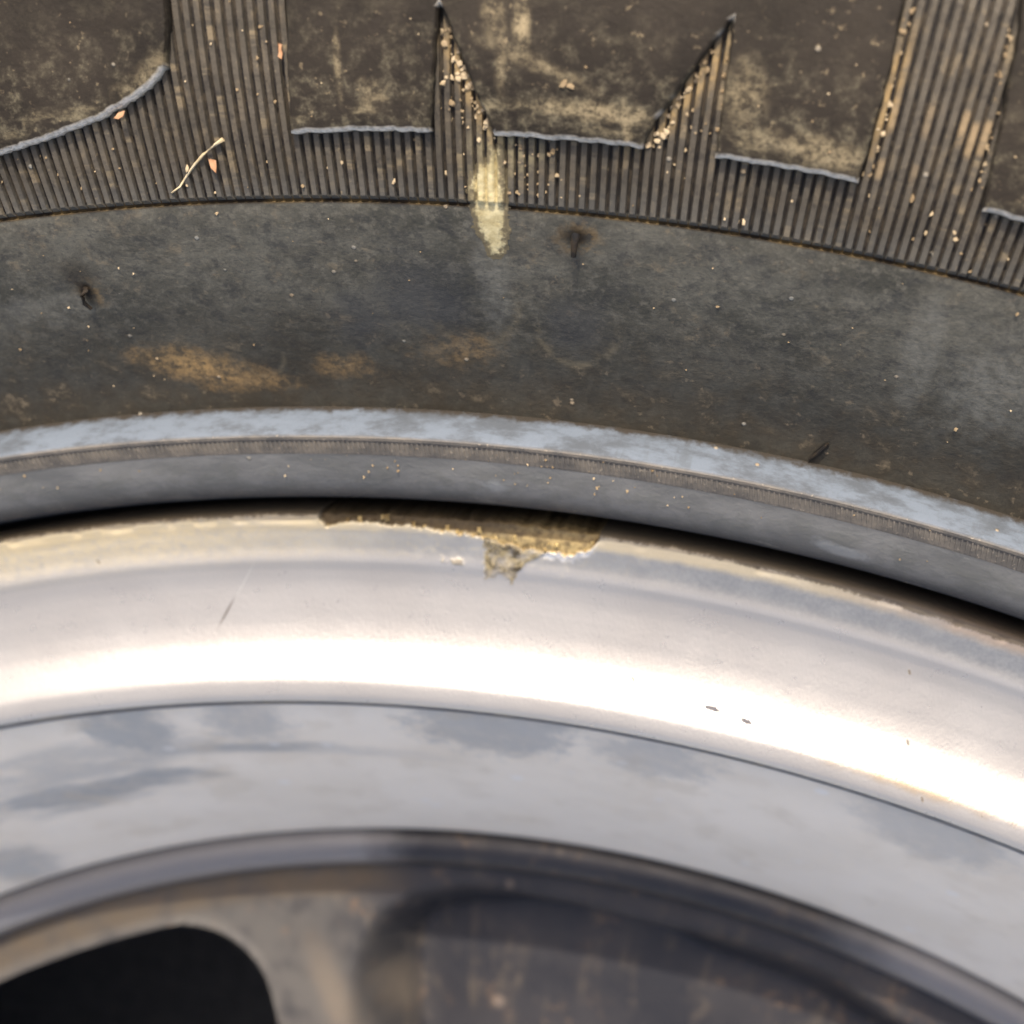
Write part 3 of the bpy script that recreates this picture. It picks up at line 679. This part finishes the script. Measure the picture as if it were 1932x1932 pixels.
# straw
pts = [(-.1950, .2341), (-.1980, .2337), (-.2030, .2330), (-.2075, .2322), (-.2115, .2314), (-.2150, .2306), (-.2185, .2301)]
V, F = [], []; K = 6; C_ = [Vector(pol(p, r, Z0 + surf(p, r) + RH + .00012 + .0002 * math.sin(i))) for i, (p, r) in enumerate(pts)]
for i, c in enumerate(C_):
    tt = (C_[min(i + 1, 6)] - C_[max(i - 1, 0)]).normalized(); a = tt.orthogonal().normalized(); b = tt.cross(a); rd = .00013 * (1.5 if i == 0 else 1 - .06 * i)
    for q in range(K): V.append(c + (a * math.cos(q * 2 * math.pi / K) + b * math.sin(q * 2 * math.pi / K)) * rd)
for i in range(len(C_) - 1):
    for q in range(K): F.append((i * K + q, i * K + (q + 1) % K, (i + 1) * K + (q + 1) % K, (i + 1) * K + q))
F += [tuple(range(K))[::-1], tuple(range(6 * K, 7 * K))]
tag(meshobj('straw', V, F, M['straw'], None, True, 60), label='thin pale dry straw lying across the tyre ribs', category='straw')

def flake(phi, r, pts, h, label, tilt=.15):
    c = Vector(pol(phi, r, Z0 + surf(phi, r) + h)); ra = Vector(pol(phi, 1, 0)); ta = Vector((ra.y, -ra.x, 0)); up = Vector((0, 0, 1))
    V = [c + ta * x + ra * y + up * (tilt * x + .00008 + .12 * y) for x, y in pts] + [c + ta * x + ra * y + up * (tilt * x - .00006 + .12 * y) for x, y in pts]
    k = len(pts); F = [tuple(range(k))[::-1], tuple(range(k, 2 * k))] + [(i, (i + 1) % k, k + (i + 1) % k, k + i) for i in range(k)]
    return tag(meshobj('leaf_flake', V, F, M['flake'], None, False), label=label, category='flake', group='dry flakes on the tyre')
flake(-.2010, .2322, [(-.0003, .0005), (.0001, .0004), (.0004, .0003), (.0004, -.0002), (.0003, -.0007), (-.0001, -.0003), (-.0002, .0001)], RH + .0001, 'orange pointed dry flake beside the straw on the tyre ribs')
flake(-.1703, .2405, [(-.0001, .0006), (.0002, .0005), (.00012, .0001), (.0002, -.0002), (.0001, -.0006), (-.0002, -.0004), (-.0001, 0)], BH * .7, 'brown upright flake caught on the left edge of the notched block')
flake(-.2285, .2363, [(-.0006, -.0002), (-.0001, .0002), (.0005, .0003), (.0003, -.0001), (-.0002, -.0003)], BH + .0001, 'brown sliver flake at the curved lower edge of the round-cornered block')

# grit
V, F = [], []
def grain(phi, r, h, size, el=1.0, flat=.45):
    c = Vector(pol(phi, r, Z0 + h + size * flat * .4)); ra = Vector(pol(phi, 1, 0)); ta = Vector((ra.y, -ra.x, 0)); up = Vector((0, 0, 1))
    a = random.uniform(0, 6.28) if el < 1.5 else random.uniform(-.3, .3); e1 = (ra * math.cos(a) + ta * math.sin(a)) * el; e2 = ta * math.cos(a) - ra * math.sin(a)
    b = len(V); K = 5
    for zf, sf in ((-.5, .8), (.15, 1.0), (.6, .6)):
        for q in range(K):
            an = q * 2 * math.pi / K + zf; j = random.uniform(.5, 1.35) * sf
            V.append(c + e1 * (math.cos(an) * size * j) + e2 * (math.sin(an) * size * j) + up * (zf * size * flat))
    for l in (0, K):
        for q in range(K): F.append((b + l + q, b + l + (q + 1) % K, b + l + K + (q + 1) % K, b + l + K + q))
    F.append(tuple(b + 2 * K + q for q in range(K)))
TRI1 = [(-.1192, .2350), (-.1182, .2390), (-.1176, .2436), (-.1098, .2399), (-.1005, .2350)]
TRI2 = [(-.0490, .2349), (-.0467, .2368), (-.0409, .2389), (-.0272, .2440), (-.0267, .2404), (-.0263, .2349)]
def rand_in(poly):
    ps = [q[0] for q in poly]; rs_ = [q[1] for q in poly]
    while True:
        p, r = random.uniform(min(ps), max(ps)), random.uniform(min(rs_), max(rs_))
        if inpoly(np.array(p), np.array(r), poly): return p, r
for i in range(95):
    p, r = rand_in(TRI1)
    if random.random() < .5: p = p + (np.interp(r, [.235, .244], [-.1010, -.1165]) - p) * .75
    grain(p, r, surf(p, r) + random.choice([RH, .0001]), random.choice([.0001, .00014, .00018, .00026]))
for i in range(75):
    p, r = rand_in(TRI2)
    if random.random() < .6: p = p + (np.interp(r, [.235, .239, .2445], [-.0490, -.0405, -.0275]) - p) * .8
    grain(p, r, surf(p, r) + random.choice([RH, .0001]), random.choice([.0001, .00014, .00018, .00024]))
for i in range(70):      # along both sides of the right-hand channel
    r = random.uniform(.2350, .2475); p = random.choice([.0222 + random.gauss(0, .0008) + .001, float(np.interp(r, [.2344, .2419, .2528], [.0595, .0560, .0502])) - abs(random.gauss(0, .0012))])
    grain(p, r, surf(p, r) + RH * random.random(), random.choice([.0001, .00013, .00017, .00022]), random.choice([1, 1, 1.6]))
for i in range(75):     # on the ribs
    p = random.uniform(-.32, .09); r = random.uniform(.2298, .2345); grain(p, r, surf(p, r) + random.choice([RH, .0001]), random.choice([.00007, .0001, .00013, .0002]), random.choice([1, 1, 2.0]))
for i in range(45):      # a cluster by the splash
    p = random.gauss(-.088, .008); r = random.uniform(.2300, .2347); grain(p, r, surf(p, r) + RH * random.random(), random.choice([.0001, .00013, .0002]))
for i in range(20):      # left channel
    p = random.uniform(-.205, -.168); r = random.uniform(.2345, .250); grain(p, r, surf(p, r) + RH, random.choice([.00008, .0001, .00015]))
for i in range(30):      # on the blocks
    p = random.choice([random.uniform(-.33, -.215), random.uniform(-.163, -.122), random.uniform(-.095, -.055), random.uniform(-.02, .016), random.uniform(.063, .09)]); r = random.uniform(.2355, .25)
    if p < -.2 and r < .2395: continue
    if p > -.1 and p < -.05 and r < .2365: r += .002
    grain(p, r, surf(p, r) + BH, random.choice([.00007, .0001, .00014]))
grain(-.0770, .2388, surf(0, .2388) + BH, .0003, 1.5); grain(-.0748, .2386, surf(0, .2386) + BH, .00026, 1.4)
for i in range(48):     # on the smooth wall
    p = random.uniform(-.36, .11); r = random.uniform(.2125, .2288); grain(p, r, surf(p, r), random.choice([.00006, .00008, .0001, .00017]), random.choice([1, 1, 1.5]))
zb = pchip(bead[3:] + [(.2078, .0079), (.2082, .0083)])
for i in range(70):
    p = random.choice([random.uniform(-.36, .12), random.gauss(-.10, .04)]); r = random.uniform(.2042, .2080); grain(p, r, float(zb(r)), random.choice([.00006, .00009, .00013]), random.choice([1, 1.6]))
tag(meshobj('grit', V, F, M['grit'], None, False), kind='stuff', label='pale sand grains stuck over the tyre sidewall and ribs')
